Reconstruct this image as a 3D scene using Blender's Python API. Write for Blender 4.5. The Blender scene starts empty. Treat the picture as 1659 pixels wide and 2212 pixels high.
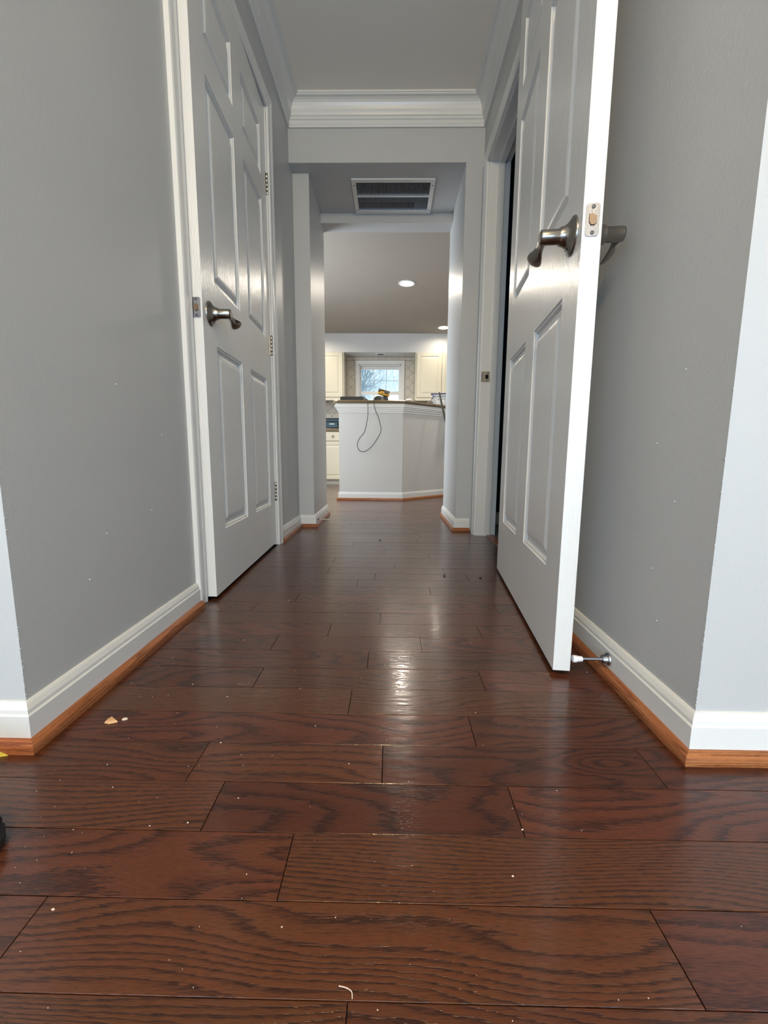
import bpy, bmesh, math, random
from mathutils import Vector, Matrix
random.seed(7)
S = bpy.context.scene
COL = S.collection

# ------------------------------------------------------------------ camera
cam_d = bpy.data.cameras.new('camera'); cam = bpy.data.objects.new('camera', cam_d)
COL.objects.link(cam); S.camera = cam
yaw, pitch, roll = -0.01505966, 0.14129142, -0.00665056
cy, sy = math.cos(yaw), math.sin(yaw)
fw = Vector((sy*math.cos(pitch), cy*math.cos(pitch), -math.sin(pitch)))
rt = Vector((cy, -sy, 0)); dn = fw.cross(rt)
R_ = math.cos(roll)*rt + math.sin(roll)*dn
D_ = -math.sin(roll)*rt + math.cos(roll)*dn
mx = Matrix((R_, -D_, -fw)).transposed().to_4x4()
mx.translation = (0, 0, 0.482)
cam.matrix_world = mx
cam_d.sensor_fit = 'HORIZONTAL'; cam_d.sensor_width = 36.0
cam_d.lens = 922.25/1659*36
cam_d.clip_start = 0.01; cam_d.clip_end = 200

# ------------------------------------------------------------------ world, lights, exposure
W = bpy.data.worlds.new('sky'); S.world = W; W.use_nodes = True
bg = W.node_tree.nodes['Background']
bg.inputs[0].default_value = (0.72, 0.92, 1.0, 1); bg.inputs[1].default_value = 0.85
S.view_settings.view_transform = 'Standard'; S.view_settings.look = 'None'
S.view_settings.gamma = 1; S.view_settings.use_curve_mapping = False
S.view_settings.exposure = 0.98

def area(name, loc, rot, sx, sy_, power, color, shape='RECTANGLE', spread=180):
    l = bpy.data.lights.new(name, 'AREA'); l.shape = shape; l.size = sx
    if shape == 'RECTANGLE': l.size_y = sy_
    l.energy = power; l.color = color; l.spread = math.radians(spread)
    o = bpy.data.objects.new(name, l); COL.objects.link(o); o.location = loc; o.rotation_euler = rot
    return o
DAY = (0.46, 0.69, 1.0); WARM = (1.0, 0.78, 0.46); KWARM = (1.0, 0.90, 0.76)
# daylight through the glazed front entry behind the camera
area('entry_daylight', (0.1, -1.96, 0.78), (math.radians(90), 0, 0), 4.0, 1.25, 42, DAY)
# ceiling lamp in the entry
pl0 = bpy.data.lights.new('entry_pendant', 'POINT'); pl0.energy = 62; pl0.color = WARM; pl0.shadow_soft_size = 0.12
po0 = bpy.data.objects.new('entry_pendant', pl0); COL.objects.link(po0); po0.location = (-0.05, -1.20, 2.12)
# glazed garden door in the left side of the kitchen, and the dining window at its right
area('kitchen_side_daylight', (-1.90, 3.95, 1.05), (0, math.radians(-90), 0), 1.7, 1.1, 36, (0.80, 0.90, 1.0))
area('kitchen_right_daylight', (2.55, 4.2, 1.3), (0, math.radians(90), 0), 1.2, 1.2, 4, (0.86, 0.93, 1.0))
# kitchen downlights: two in view, third from door glints, rest added unseen for fill
KZ = 2.177
DOWN = [(0.148, 4.636), (0.714, 6.20), (-0.90, 4.636), (1.25, 4.636), (-1.1, 6.0), (1.9, 6.0)]
DPOW = [9, 2.0, 9, 7, 4, 4]
for i, (x, y) in enumerate(DOWN):
    area('downlight_lamp', (x, y, KZ-0.012), (0, 0, 0), 0.12, 0.12, DPOW[i], KWARM, "DISK", 160)

# ------------------------------------------------------------------ materials
def nt(name):
    m = bpy.data.materials.new(name); m.use_nodes = True
    return m, m.node_tree, m.node_tree.nodes['Principled BSDF']
def N(t, typ, **kw):
    n = t.nodes.new(typ)
    for k, v in kw.items(): setattr(n, k, v)
    return n
def setin(n, i, v): n.inputs[i].default_value = v
def math_(t, op, a, b=None):
    n = N(t, 'ShaderNodeMath', operation=op)
    for i, v in enumerate((a, b)):
        if v is None: continue
        if hasattr(v, 'links'): t.links.new(v, n.inputs[i])
        else: n.inputs[i].default_value = v
    return n.outputs[0]

def plain(name, col, rough=0.5, metal=0.0, bump=0.0, bscale=200, spec=0.5, stretch=None, coat=0):
    m, t, p = nt(name)
    p.inputs['Base Color'].default_value = (*col, 1); p.inputs['Roughness'].default_value = rough
    p.inputs['Metallic'].default_value = metal; p.inputs['Specular IOR Level'].default_value = spec
    p.inputs['Coat Weight'].default_value = coat
    tc = N(t, 'ShaderNodeTexCoord'); mp = N(t, 'ShaderNodeMapping')
    t.links.new(tc.outputs['Object'], mp.inputs[0])
    if stretch: mp.inputs['Scale'].default_value = stretch
    nz = N(t, 'ShaderNodeTexNoise'); nz.inputs['Scale'].default_value = bscale; nz.inputs['Detail'].default_value = 3
    t.links.new(mp.outputs[0], nz.inputs['Vector'])
    # slight colour mottling
    n2 = N(t, 'ShaderNodeTexNoise'); n2.inputs['Scale'].default_value = 3.0
    t.links.new(tc.outputs['Object'], n2.inputs['Vector'])
    mr = N(t, 'ShaderNodeMapRange'); setin(mr, 3, 0.96); setin(mr, 4, 1.04)
    t.links.new(n2.outputs[0], mr.inputs[0])
    mc = N(t, 'ShaderNodeVectorMath', operation='SCALE'); mc.inputs[0].default_value = col
    t.links.new(mr.outputs[0], mc.inputs['Scale']); t.links.new(mc.outputs[0], p.inputs['Base Color'])
    if bump:
        b = N(t, 'ShaderNodeBump'); b.inputs['Strength'].default_value = bump; b.inputs['Distance'].default_value = 0.0011 if stretch else 0.001
        t.links.new(nz.outputs[0], b.inputs['Height']); t.links.new(b.outputs[0], p.inputs['Normal'])
    return m

M = {}
M['wall'] = plain('grey_wall_paint', (0.46, 0.462, 0.455), 0.42, bump=0.35, bscale=160, spec=0.42)
M['kwall'] = plain('kitchen_wall_paint', (0.56, 0.55, 0.525), 0.5, bump=0.2, bscale=160)
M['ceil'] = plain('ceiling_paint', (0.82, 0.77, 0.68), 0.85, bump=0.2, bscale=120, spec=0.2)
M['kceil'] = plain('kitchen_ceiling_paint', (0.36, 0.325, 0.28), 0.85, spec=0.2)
M['trim'] = plain('white_trim_paint', (0.66, 0.655, 0.63), 0.28, bump=0.25, bscale=90, spec=0.5)
M['door'] = plain('door_paint', (0.68, 0.67, 0.645), 0.26, bump=1.0, bscale=40, stretch=(6, 6, 0.8), spec=0.5)
M['cabinet'] = plain('cream_cabinet_paint', (0.62, 0.575, 0.45), 0.35)
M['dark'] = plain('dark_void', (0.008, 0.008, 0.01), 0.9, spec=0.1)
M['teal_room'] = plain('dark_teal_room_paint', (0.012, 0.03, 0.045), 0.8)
M['tilefloor'] = plain('pale_vinyl_floor', (0.25, 0.26, 0.26), 0.5)
M['nickel'] = plain('satin_nickel', (0.30, 0.275, 0.24), 0.22, metal=1, bump=0.1, bscale=400)
M['chrome'] = plain('bright_steel', (0.44, 0.45, 0.50), 0.25, metal=1, bump=0.3, bscale=300)
M['hinge'] = plain('aged_hinge_steel', (0.42, 0.39, 0.34), 0.3, metal=1, bump=0.2, bscale=500)
M['screw'] = plain('dark_screw', (0.12, 0.12, 0.13), 0.4, metal=1)
M['bolt'] = plain('bronze_latch_bolt', (0.30, 0.23, 0.17), 0.3, metal=1)
M['rubber'] = plain('white_rubber', (0.8, 0.8, 0.8), 0.5)
M['granite'] = plain('granite', (0.15, 0.105, 0.055), 0.2, spec=0.5)
M['tile'] = plain('beige_tile', (0.50, 0.455, 0.39), 0.3)
M['grout'] = plain('grout', (0.24, 0.20, 0.16), 0.9)
M['black'] = plain('black_plastic', (0.012, 0.012, 0.013), 0.45)
M['grey'] = plain('grey_plastic', (0.18, 0.17, 0.15), 0.5)
M['yellow'] = plain('yellow_plastic', (0.75, 0.38, 0.02), 0.4)
M['teal'] = plain('teal_plastic', (0.008, 0.055, 0.085), 0.35)
M['paper'] = plain('white_paper', (0.85, 0.83, 0.78), 0.8)
M['blue'] = plain('navy_blue_plastic', (0.03, 0.03, 0.16), 0.4)
M['bar'] = plain('dull_grey_metal', (0.12, 0.12, 0.10), 0.45, metal=0.5)
M['shoe'] = plain('dark_navy_fabric', (0.006, 0.010, 0.02), 0.9, bump=0.6, bscale=600)
M['sole'] = plain('dark_rubber_sole', (0.008, 0.008, 0.010), 0.7)
M['chip'] = plain('pale_paint_chip', (0.65, 0.52, 0.42), 0.8)
M['leaf'] = plain('yellow_scrap', (0.65, 0.55, 0.08), 0.7)
M['tan'] = plain('tan_wood_splinter', (0.62, 0.36, 0.17), 0.7)
M['bark'] = plain('blue_grey_winter_bark', (0.30, 0.37, 0.42), 0.9)
M['bark2'] = plain('snow_dusted_bark', (0.75, 0.8, 0.85), 0.9)
M['snow'] = plain('snow', (0.85, 0.88, 0.92), 0.9)
M['slat'] = plain('dull_slat_metal', (0.40, 0.41, 0.44), 0.5)
M['filter'] = plain('dusty_filter_edge', (0.10, 0.055, 0.045), 0.9)

def emis(name, col, st):
    m, t, p = nt(name)
    p.inputs['Base Color'].default_value = (*col, 1)
    p.inputs['Emission Color'].default_value = (*col, 1); p.inputs['Emission Strength'].default_value = st
    return m
M['lamp'] = emis('lit_lamp', (1.0, 0.92, 0.80), 14)

def glass():
    m = bpy.data.materials.new('window_glass'); m.use_nodes = True; t = m.node_tree
    t.nodes.clear(); o = N(t, 'ShaderNodeOutputMaterial'); mx_ = N(t, 'ShaderNodeMixShader')
    a = N(t, 'ShaderNodeBsdfTransparent'); b = N(t, 'ShaderNodeBsdfGlossy'); b.inputs['Roughness'].default_value = 0.02
    mx_.inputs[0].default_value = 0.06
    t.links.new(a.outputs[0], mx_.inputs[1]); t.links.new(b.outputs[0], mx_.inputs[2]); t.links.new(mx_.outputs[0], o.inputs[0])
    return m
M['glass'] = glass()
def clearplastic():
    m = bpy.data.materials.new('clear_plastic'); m.use_nodes = True; t = m.node_tree
    t.nodes.clear(); o = N(t, 'ShaderNodeOutputMaterial'); mx_ = N(t, 'ShaderNodeMixShader')
    a = N(t, 'ShaderNodeBsdfTransparent'); b = N(t, 'ShaderNodeBsdfPrincipled')
    b.inputs['Base Color'].default_value = (0.75, 0.78, 0.82, 1); b.inputs['Roughness'].default_value = 0.15
    mx_.inputs[0].default_value = 0.35
    t.links.new(a.outputs[0], mx_.inputs[1]); t.links.new(b.outputs[0], mx_.inputs[2]); t.links.new(mx_.outputs[0], o.inputs[0])
    return m
M['clear'] = clearplastic()

def wood(name, light, dark, rough, kx, ky, K, straight, coat, lenaxis='x', fine=0.30, bumpd=0.00025):
    """oak with contour-like cathedral grain; x runs along the board in object space"""
    m, t, p = nt(name); L = t.links.new
    tc = N(t, 'ShaderNodeTexCoord'); oi = N(t, 'ShaderNodeObjectInfo'); ge = N(t, 'ShaderNodeNewGeometry')
    sep = N(t, 'ShaderNodeSeparateXYZ'); L(tc.outputs['Object'], sep.inputs[0])
    X, Y, Z = sep.outputs
    if lenaxis == 'y': X, Y = Y, X
    at = N(t, 'ShaderNodeAttribute', attribute_type='OBJECT', attribute_name='grain_seed')
    rnd = math_(t, 'FRACT', math_(t, 'ADD', math_(t, 'ADD', at.outputs['Fac'], oi.outputs['Random']), ge.outputs['Random Per Island']))
    r2 = math_(t, 'FRACT', math_(t, 'MULTIPLY', rnd, 7.31)); r3 = math_(t, 'FRACT', math_(t, 'MULTIPLY', rnd, 13.7))
    cb = N(t, 'ShaderNodeCombineXYZ')
    L(math_(t, 'MULTIPLY', X, kx), cb.inputs[0]); L(math_(t, 'ADD', math_(t, 'MULTIPLY', Y, ky), math_(t, 'MULTIPLY', Z, ky)), cb.inputs[1]); L(math_(t, 'MULTIPLY', rnd, 91.0), cb.inputs[2])
    n1 = N(t, 'ShaderNodeTexNoise'); n1.inputs['Scale'].default_value = 1; n1.inputs['Detail'].default_value = 1.2; n1.inputs['Roughness'].default_value = 0.35
    L(cb.outputs[0], n1.inputs['Vector'])
    # fine fibre noise
    cf = N(t, 'ShaderNodeCombineXYZ'); L(math_(t, 'MULTIPLY', X, 55.0), cf.inputs[0]); L(math_(t, 'MULTIPLY', Y, 750.0), cf.inputs[1]); L(math_(t, 'ADD', math_(t, 'MULTIPLY', rnd, 50.0), math_(t, 'MULTIPLY', Z, 500.0)), cf.inputs[2])
    nf = N(t, 'ShaderNodeTexNoise'); nf.inputs['Scale'].default_value = 1; nf.inputs['Detail'].default_value = 2; L(cf.outputs[0], nf.inputs['Vector'])
    cg = N(t, 'ShaderNodeCombineXYZ'); L(math_(t, 'MULTIPLY', X, 14.0), cg.inputs[0]); L(math_(t, 'MULTIPLY', Y, 150.0), cg.inputs[1]); L(math_(t, 'MULTIPLY', r2, 50.0), cg.inputs[2])
    ng = N(t, 'ShaderNodeTexNoise'); ng.inputs['Scale'].default_value = 1; ng.inputs['Detail'].default_value = 3; L(cg.outputs[0], ng.inputs['Vector'])
    # knot bump from object attributes
    ka = N(t, 'ShaderNodeAttribute', attribute_type='OBJECT', attribute_name='knot_strength')
    kx_ = N(t, 'ShaderNodeAttribute', attribute_type='OBJECT', attribute_name='knot_x')
    ky_ = N(t, 'ShaderNodeAttribute', attribute_type='OBJECT', attribute_name='knot_y')
    ks = N(t, 'ShaderNodeAttribute', attribute_type='OBJECT', attribute_name='knot_spread')
    dx = math_(t, 'DIVIDE', math_(t, 'MULTIPLY', math_(t, 'SUBTRACT', X, kx_.outputs['Fac']), 22.0), math_(t, 'ADD', ks.outputs['Fac'], 1.0))
    dy = math_(t, 'MULTIPLY', math_(t, 'SUBTRACT', Y, ky_.outputs['Fac']), 42.0)
    d2 = math_(t, 'ADD', math_(t, 'MULTIPLY', dx, dx), math_(t, 'MULTIPLY', dy, dy))
    kg = math_(t, 'MULTIPLY', math_(t, 'EXPONENT', math_(t, 'MULTIPLY', d2, -1.0)), ka.outputs['Fac'])
    ring = math_(t, 'MULTIPLY', n1.outputs[0], K)
    ring = math_(t, 'ADD', ring, math_(t, 'MULTIPLY', Y, math_(t, 'MULTIPLY', math_(t, 'MULTIPLY', r3, r3), straight)))
    ring = math_(t, 'ADD', ring, kg)
    ring = math_(t, 'ADD', ring, math_(t, 'MULTIPLY', nf.outputs[0], fine))
    ring = math_(t, 'ADD', ring, math_(t, 'MULTIPLY', ng.outputs[0], 0.55))
    fr = math_(t, 'FRACT', ring)
    rp = N(t, 'ShaderNodeValToRGB'); e = rp.color_ramp.elements
    e[0].position = 0.0; e[0].color = (0, 0, 0, 1); e[1].position = 1.0; e[1].color = (0.1, 0.1, 0.1, 1)
    for pos, v in ((0.45, 0.06), (0.70, 0.45), (0.84, 1.0), (0.96, 0.9)):
        q = rp.color_ramp.elements.new(pos); q.color = (v, v, v, 1)
    L(fr, rp.inputs[0])
    fac = math_(t, 'MULTIPLY', rp.outputs[0], 0.80)
    # pores: thin dark flecks everywhere
    cp_ = N(t, 'ShaderNodeCombineXYZ'); L(math_(t, 'MULTIPLY', X, 95.0), cp_.inputs[0]); L(math_(t, 'MULTIPLY', Y, 1150.0), cp_.inputs[1]); L(math_(t, 'ADD', math_(t, 'MULTIPLY', r3, 50.0), math_(t, 'MULTIPLY', Z, 500.0)), cp_.inputs[2])
    np_ = N(t, 'ShaderNodeTexNoise'); np_.inputs['Scale'].default_value = 1; np_.inputs['Detail'].default_value = 2; L(cp_.outputs[0], np_.inputs['Vector'])
    po = N(t, 'ShaderNodeMapRange'); setin(po, 1, 0.46); setin(po, 2, 0.66); setin(po, 3, 0.0); setin(po, 4, 0.62); L(np_.outputs[0], po.inputs[0])
    fac = math_(t, 'MINIMUM', math_(t, 'ADD', fac, math_(t, 'MULTIPLY', po.outputs[0], math_(t, 'ADD', math_(t, 'MULTIPLY', ng.outputs[0], 1.0), 0.1))), 1.0)
    mixc = N(t, 'ShaderNodeMix', data_type='RGBA'); mixc.inputs[6].default_value = (*light, 1); mixc.inputs[7].default_value = (*dark, 1)
    L(fac, mixc.inputs[0])
    val = N(t, 'ShaderNodeMapRange'); setin(val, 3, 0.84); setin(val, 4, 1.18); L(r2, val.inputs[0])
    hs = N(t, 'ShaderNodeHueSaturation'); L(mixc.outputs[2], hs.inputs['Color'])
    hv = N(t, 'ShaderNodeMapRange'); setin(hv, 3, 0.492); setin(hv, 4, 0.516); L(math_(t, 'ADD', math_(t, 'MULTIPLY', r3, .6), math_(t, 'MULTIPLY', ng.outputs[0], .4)), hv.inputs[0]); L(hv.outputs[0], hs.inputs['Hue'])
    sc = N(t, 'ShaderNodeVectorMath', operation='SCALE'); L(hs.outputs[0], sc.inputs[0]); L(val.outputs[0], sc.inputs['Scale'])
    L(sc.outputs[0], p.inputs['Base Color'])
    p.inputs['Roughness'].default_value = rough; p.inputs['Coat Weight'].default_value = coat; p.inputs['Coat Roughness'].default_value = 0.09
    p.inputs['Specular IOR Level'].default_value = 0.12
    b = N(t, 'ShaderNodeBump'); b.inputs['Strength'].default_value = 1.0; b.inputs['Distance'].default_value = bumpd
    # gentle waviness of the finish as well as the grain
    cw = N(t, 'ShaderNodeCombineXYZ'); L(math_(t, 'MULTIPLY', X, 22.0), cw.inputs[0]); L(math_(t, 'MULTIPLY', Y, 95.0), cw.inputs[1]); L(math_(t, 'MULTIPLY', r3, 40.0), cw.inputs[2])
    nw = N(t, 'ShaderNodeTexNoise'); nw.inputs['Scale'].default_value = 1; nw.inputs['Detail'].default_value = 1; L(cw.outputs[0], nw.inputs['Vector'])
    h = math_(t, 'SUBTRACT', math_(t, 'MULTIPLY', nw.outputs[0], 1.5), math_(t, 'MULTIPLY', fac, 0.45))
    L(h, b.inputs['Height']); L(b.outputs[0], p.inputs['Normal']); L(b.outputs[0], p.inputs['Coat Normal'])
    return m
M['plank'] = wood('stained_oak_floor', (0.082, 0.0228, 0.0088), (0.021, 0.0056, 0.0027), 0.36, 2.3, 10.0, 15.0, 240.0, 0.72, fine=0.85)
M['shoe_mould'] = wood('oak_shoe_moulding', (0.36, 0.125, 0.045), (0.17, 0.052, 0.02), 0.35, 2.0, 60.0, 7.0, 60.0, 0.3)
M['shoe_mould_y'] = wood('oak_shoe_moulding_side', (0.30, 0.105, 0.042), (0.14, 0.045, 0.018), 0.35, 2.0, 60.0, 7.0, 60.0, 0.3, lenaxis='y')

# ------------------------------------------------------------------ mesh helpers
def tag(o, label=None, cat=None, group=None, kind=None):
    if label: o['label'] = label
    if cat: o['category'] = cat
    if group: o['group'] = group
    if kind: o['kind'] = kind
    return o
def empty(name, loc=(0, 0, 0), rz=0):
    o = bpy.data.objects.new(name, None); COL.objects.link(o); o.empty_display_size = 0.05
    o.location = loc; o.rotation_euler = (0, 0, rz); o['_o'] = 1
    return o
def origin(o):
    v = Vector((0, 0, 0))
    while o: v = v + o.location; o = o.parent
    return v
class MB:
    def __init__(s): s.v = []; s.f = []; s.sm = []
    def add(s, vs, fs, smooth=False):
        n = len(s.v); s.v += [tuple(v) for v in vs]
        for f in fs: s.f.append(tuple(i+n for i in f)); s.sm.append(smooth)
        return s
    def box(s, x0, x1, y0, y1, z0, z1):
        vs = [(x, y, z) for z in (z0, z1) for x, y in ((x0, y0), (x1, y0), (x1, y1), (x0, y1))]
        return s.add(vs, [(0, 3, 2, 1), (4, 5, 6, 7), (0, 1, 5, 4), (1, 2, 6, 5), (2, 3, 7, 6), (3, 0, 4, 7)])
    def bbox(s, x0, x1, y0, y1, z0, z1, b=0.003):
        """bevelled box: all twelve edges chamfered"""
        vs = []
        for z, ins in ((z0, b), (z0+b, 0), (z1-b, 0), (z1, b)):
            X0, X1, Y0, Y1 = x0+ins, x1-ins, y0+ins, y1-ins
            c = b if ins == 0 else 0.4*b
            vs += [(X0+c, Y0, z), (X1-c, Y0, z), (X1, Y0+c, z), (X1, Y1-c, z), (X1-c, Y1, z), (X0+c, Y1, z), (X0, Y1-c, z), (X0, Y0+c, z)]
        fs = [tuple(reversed(range(8))), tuple(range(24, 32))]
        for k in range(3):
            for i in range(8):
                j = (i+1) % 8; fs.append((k*8+i, k*8+j, k*8+8+j, k*8+8+i))
        return s.add(vs, fs)
    def prism(s, poly, z0, z1):
        n = len(poly); vs = [(x, y, z0) for x, y in poly]+[(x, y, z1) for x, y in poly]
        fs = [tuple(reversed(range(n))), tuple(range(n, 2*n))]+[(i, (i+1) % n, n+(i+1) % n, n+i) for i in range(n)]
        return s.add(vs, fs)
    def loft(s, rings, cap=True, smooth=True):
        n = len(rings[0]); vs = [p for r in rings for p in r]; fs = []
        for k in range(len(rings)-1):
            for i in range(n):
                j = (i+1) % n; fs.append((k*n+i, k*n+j, (k+1)*n+j, (k+1)*n+i))
        s.add(vs, fs, smooth)
        if cap:
            s.add(rings[0], [tuple(reversed(range(n)))]); s.add(rings[-1], [tuple(range(n))])
        return s
    def tube(s, pts, r, n=10, cap=True):
        pts = [Vector(p) for p in pts]; rs = r if isinstance(r, (list, tuple)) else [r]*len(pts)
        rings = []; up = None
        for i, p in enumerate(pts):
            d = (pts[min(i+1, len(pts)-1)]-pts[max(i-1, 0)]).normalized()
            if up is None: up = Vector((0, 0, 1)) if abs(d.z) < 0.9 else Vector((1, 0, 0))
            a = d.cross(up).normalized(); up = a.cross(d).normalized()
            rings.append([tuple(p+rs[i]*(math.cos(t)*a+math.sin(t)*up)) for t in [2*math.pi*k/n for k in range(n)]])
        return s.loft(rings, cap)
    def lathe(s, prof, c, axis, n=24):
        """prof: (radius, distance along axis)"""
        c = Vector(c); ax = Vector(axis).normalized(); u = Vector((0, 0, 1)) if abs(ax.z) < 0.9 else Vector((1, 0, 0))
        a = ax.cross(u).normalized(); b = a.cross(ax)
        rings = [[tuple(c+ax*h+r*(math.cos(t)*a+math.sin(t)*b)) for t in [2*math.pi*k/n for k in range(n)]] for r, h in prof]
        return s.loft(rings, True)
    def xf(s, mat):
        s.v = [tuple(mat @ Vector(v)) for v in s.v]; return s
    def build(s, name, mat, parent=None, local=False, center=False):
        o_ = Vector((0, 0, 0))
        if parent and not local: o_ = origin(parent)
        vs = [tuple(Vector(v)-o_) for v in s.v]; loc = Vector((0, 0, 0))
        if center:
            lo = Vector([min(v[i] for v in vs) for i in range(3)]); hi = Vector([max(v[i] for v in vs) for i in range(3)])
            loc = (lo+hi)/2; vs = [tuple(Vector(v)-loc) for v in vs]
        me = bpy.data.meshes.new(name); me.from_pydata(vs, [], s.f)
        me.polygons.foreach_set('use_smooth', s.sm)
        bm = bmesh.new(); bm.from_mesh(me); bmesh.ops.recalc_face_normals(bm, faces=bm.faces); bm.to_mesh(me); bm.free()
        me.materials.append(mat); o = bpy.data.objects.new(name, me); COL.objects.link(o)
        o.location = loc
        if parent: o.parent = parent
        return o
def B(*a): return MB().box(*a)
def struct(o, label=None): return tag(o, label, None, None, 'structure')

def sweep(profile, path, segs, mapf):
    """profile (offset, h) carried along a mitred 2-D path, offset to the right of travel"""
    P = [Vector(p) for p in path]; nrm = []
    for i in range(len(P)-1):
        d = (P[i+1]-P[i]).normalized(); nrm.append(Vector((d.y, -d.x)))
    mit = []
    for i in range(len(P)):
        if i == 0: mit.append(nrm[0])
        elif i == len(P)-1: mit.append(nrm[-1])
        else:
            a, b = nrm[i-1], nrm[i]; mit.append((a+b)/(1+a.dot(b)))
    mb = MB(); n = len(profile)
    for sgi in segs:
        r = []
        for k in (sgi, sgi+1):
            r.append([mapf(P[k].x+mit[k].x*o, P[k].y+mit[k].y*o, h) for o, h in profile])
        mb.loft(r, True, False)
    return mb
ID = lambda u, v, h: (u, v, h)

# ------------------------------------------------------------------ dimensions
WLn, WLf, WRn, WRf = -0.588, -0.580, 0.486, 0.499   # hall wall faces at the near and far end
YN, YH, YP = 0.633, 2.60, 2.69                       # near corner, header face, left pier face
PL, PR, YK = -0.485, 0.400, 3.23                     # passage walls, kitchen side
HC, SOF, STP = 2.36, 2.057, 1.997
YB = 3.106
KX0, KX1, KB = -1.95, 2.6, 6.83
def xl(y): return WLn+(WLf-WLn)*(y-YN)/(YH-YN)
def xr(y): return WRn+(WRf-WRn)*(y-YN)/(YH-YN)
FX0, FX1, FY = -2.2, 2.4, -2.0

# ------------------------------------------------------------------ shell
LD0, LD1, LDZ = 1.318, 2.168, 2.025   # left door opening
RD0, RD1, RDZ = 1.66, 2.462, 1.98     # right doorway
w = MB()
w.prism([(xl(YN), YN), (-.597, LD0), (xl(LD0)-.115, LD0), (xl(YN)-.115, YN+.115), (-2.2, YN+.115), (-2.2, YN)], 0, HC)
struct(w.build('wall_left', M['wall']), 'grey hall wall left of the closed door, turning the near corner')
w = MB(); w.prism([(xl(LD1), LD1), (xl(YP), YP), (PL, YP), (PL, YK), (KX0, YK), (KX0, YK-.1), (PL-.115, YK-.1), (PL-.115, YP+.115), (xl(YP)-.115, YP+.115), (xl(LD1)-.115, LD1)], 0, HC)
w.prism([(xl(LD0), LD0), (xl(LD1), LD1), (xl(LD1)-.115, LD1), (xl(LD0)-.115, LD0)], LDZ, HC)
struct(w.build('wall_left_far', M['wall']), 'grey hall wall beyond the closed door with the left passage pier')
w = MB(); w.prism([(xr(YN), YN), (2.4, YN), (2.4, YN+.115), (xr(YN)+.107, YN+.115), (xr(RD0)+.107, RD0), (xr(RD0), RD0)], 0, HC)
struct(w.build('wall_right', M['wall']), 'grey hall wall behind the open door, turning the near right corner')
w = MB(); w.prism([(xr(RD1), RD1), (xr(RD1)+.107, RD1), (xr(YH)+.107, YH+.3), (PR+.115, YH+.3), (PR+.115, YK-.1), (KX1, YK-.1), (KX1, YK), (PR, YK), (PR, YH), (xr(YH), YH)], 0, HC)
w.prism([(xr(RD0), RD0), (xr(RD0)+.107, RD0), (xr(RD1)+.107, RD1), (xr(RD1), RD1)], RDZ, HC)
struct(w.build('wall_right_far', M['wall']), 'grey right pier beside the doorway and the passage wall')
# header and passage soffit with the return-air opening
VX0, VX1, VY0, VY1 = -0.222, 0.222, 2.762, 3.056
w = MB()
w.box(xl(YH)-.02, PR, YH, VY0, SOF, HC); w.box(xl(YH)-.02, VX0, VY0, VY1, SOF, HC); w.box(VX1, PR, VY0, VY1, SOF, HC)
w.box(xl(YH)-.02, PR, VY1, YB, SOF, HC); w.box(PL-.02, PR+.02, YB, YK, STP, HC)

struct(w.build('wall_header', M['wall']), 'grey header over the passage with a dropped soffit')
w = B(VX0, VX1, VY0, VY1, 2.25, 2.26); struct(w.build('duct_lining', M['dark']), 'dark duct above the ceiling grille')
# ceilings
struct(B(FX0-.1, FX1+.1, FY-.1, YH+.1, HC, HC+.08).build('ceiling', M['ceil']), 'plain hall ceiling')
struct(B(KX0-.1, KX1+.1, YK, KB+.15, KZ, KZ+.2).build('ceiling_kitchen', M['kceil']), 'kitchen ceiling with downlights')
# kitchen walls
WX0, WX1, WZ0, WZ1 = -0.505, 0.146, 0.98, 1.80
w = MB(); w.box(KX0, WX0, KB, KB+.14, 0, HC); w.box(WX1, KX1, KB, KB+.14, 0, HC); w.box(WX0, WX1, KB, KB+.14, 0, WZ0); w.box(WX0, WX1, KB, KB+.14, WZ1, HC)
kb = struct(w.build('wall_back', M['grout']), 'kitchen back wall covered in beige diagonal tiles')
struct(B(KX0-.1, KX0, YK-.1, KB+.14, 0, HC).build('wall_kitchen_left', M['kwall']), 'kitchen left wall')
struct(B(KX1, KX1+.1, YK-.1, KB+.14, 0, HC).build('wall_kitchen_right', M['kwall']), 'kitchen right wall')
struct(B(KX0, KX1, 6.5, KB, 1.913, KZ).build('wall_soffit', M['kwall']), 'painted soffit above the kitchen wall cabinets')
# entry behind the camera
w = MB(); w.box(FX0-.1, FX1+.1, FY-.1, FY, 0, .12); w.box(FX0-.1, FX1+.1, FY-.1, FY, 1.78, HC)
w.box(FX0-.1, -1.95, FY-.1, FY, .12, 1.78); w.box(2.15, FX1+.1, FY-.1, FY, .12, 1.78)
struct(w.build('wall_entry', M['kwall']), 'wall of the entry behind the viewer')
struct(B(FX0-.1, FX0, FY, YN+.115, 0, HC).build('wall_entry_left', M['kwall']), 'left wall of the entry')
struct(B(FX1, FX1+.1, FY, YN+.115, 0, HC).build('wall_entry_right', M['kwall']), 'right wall of the entry')
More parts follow.
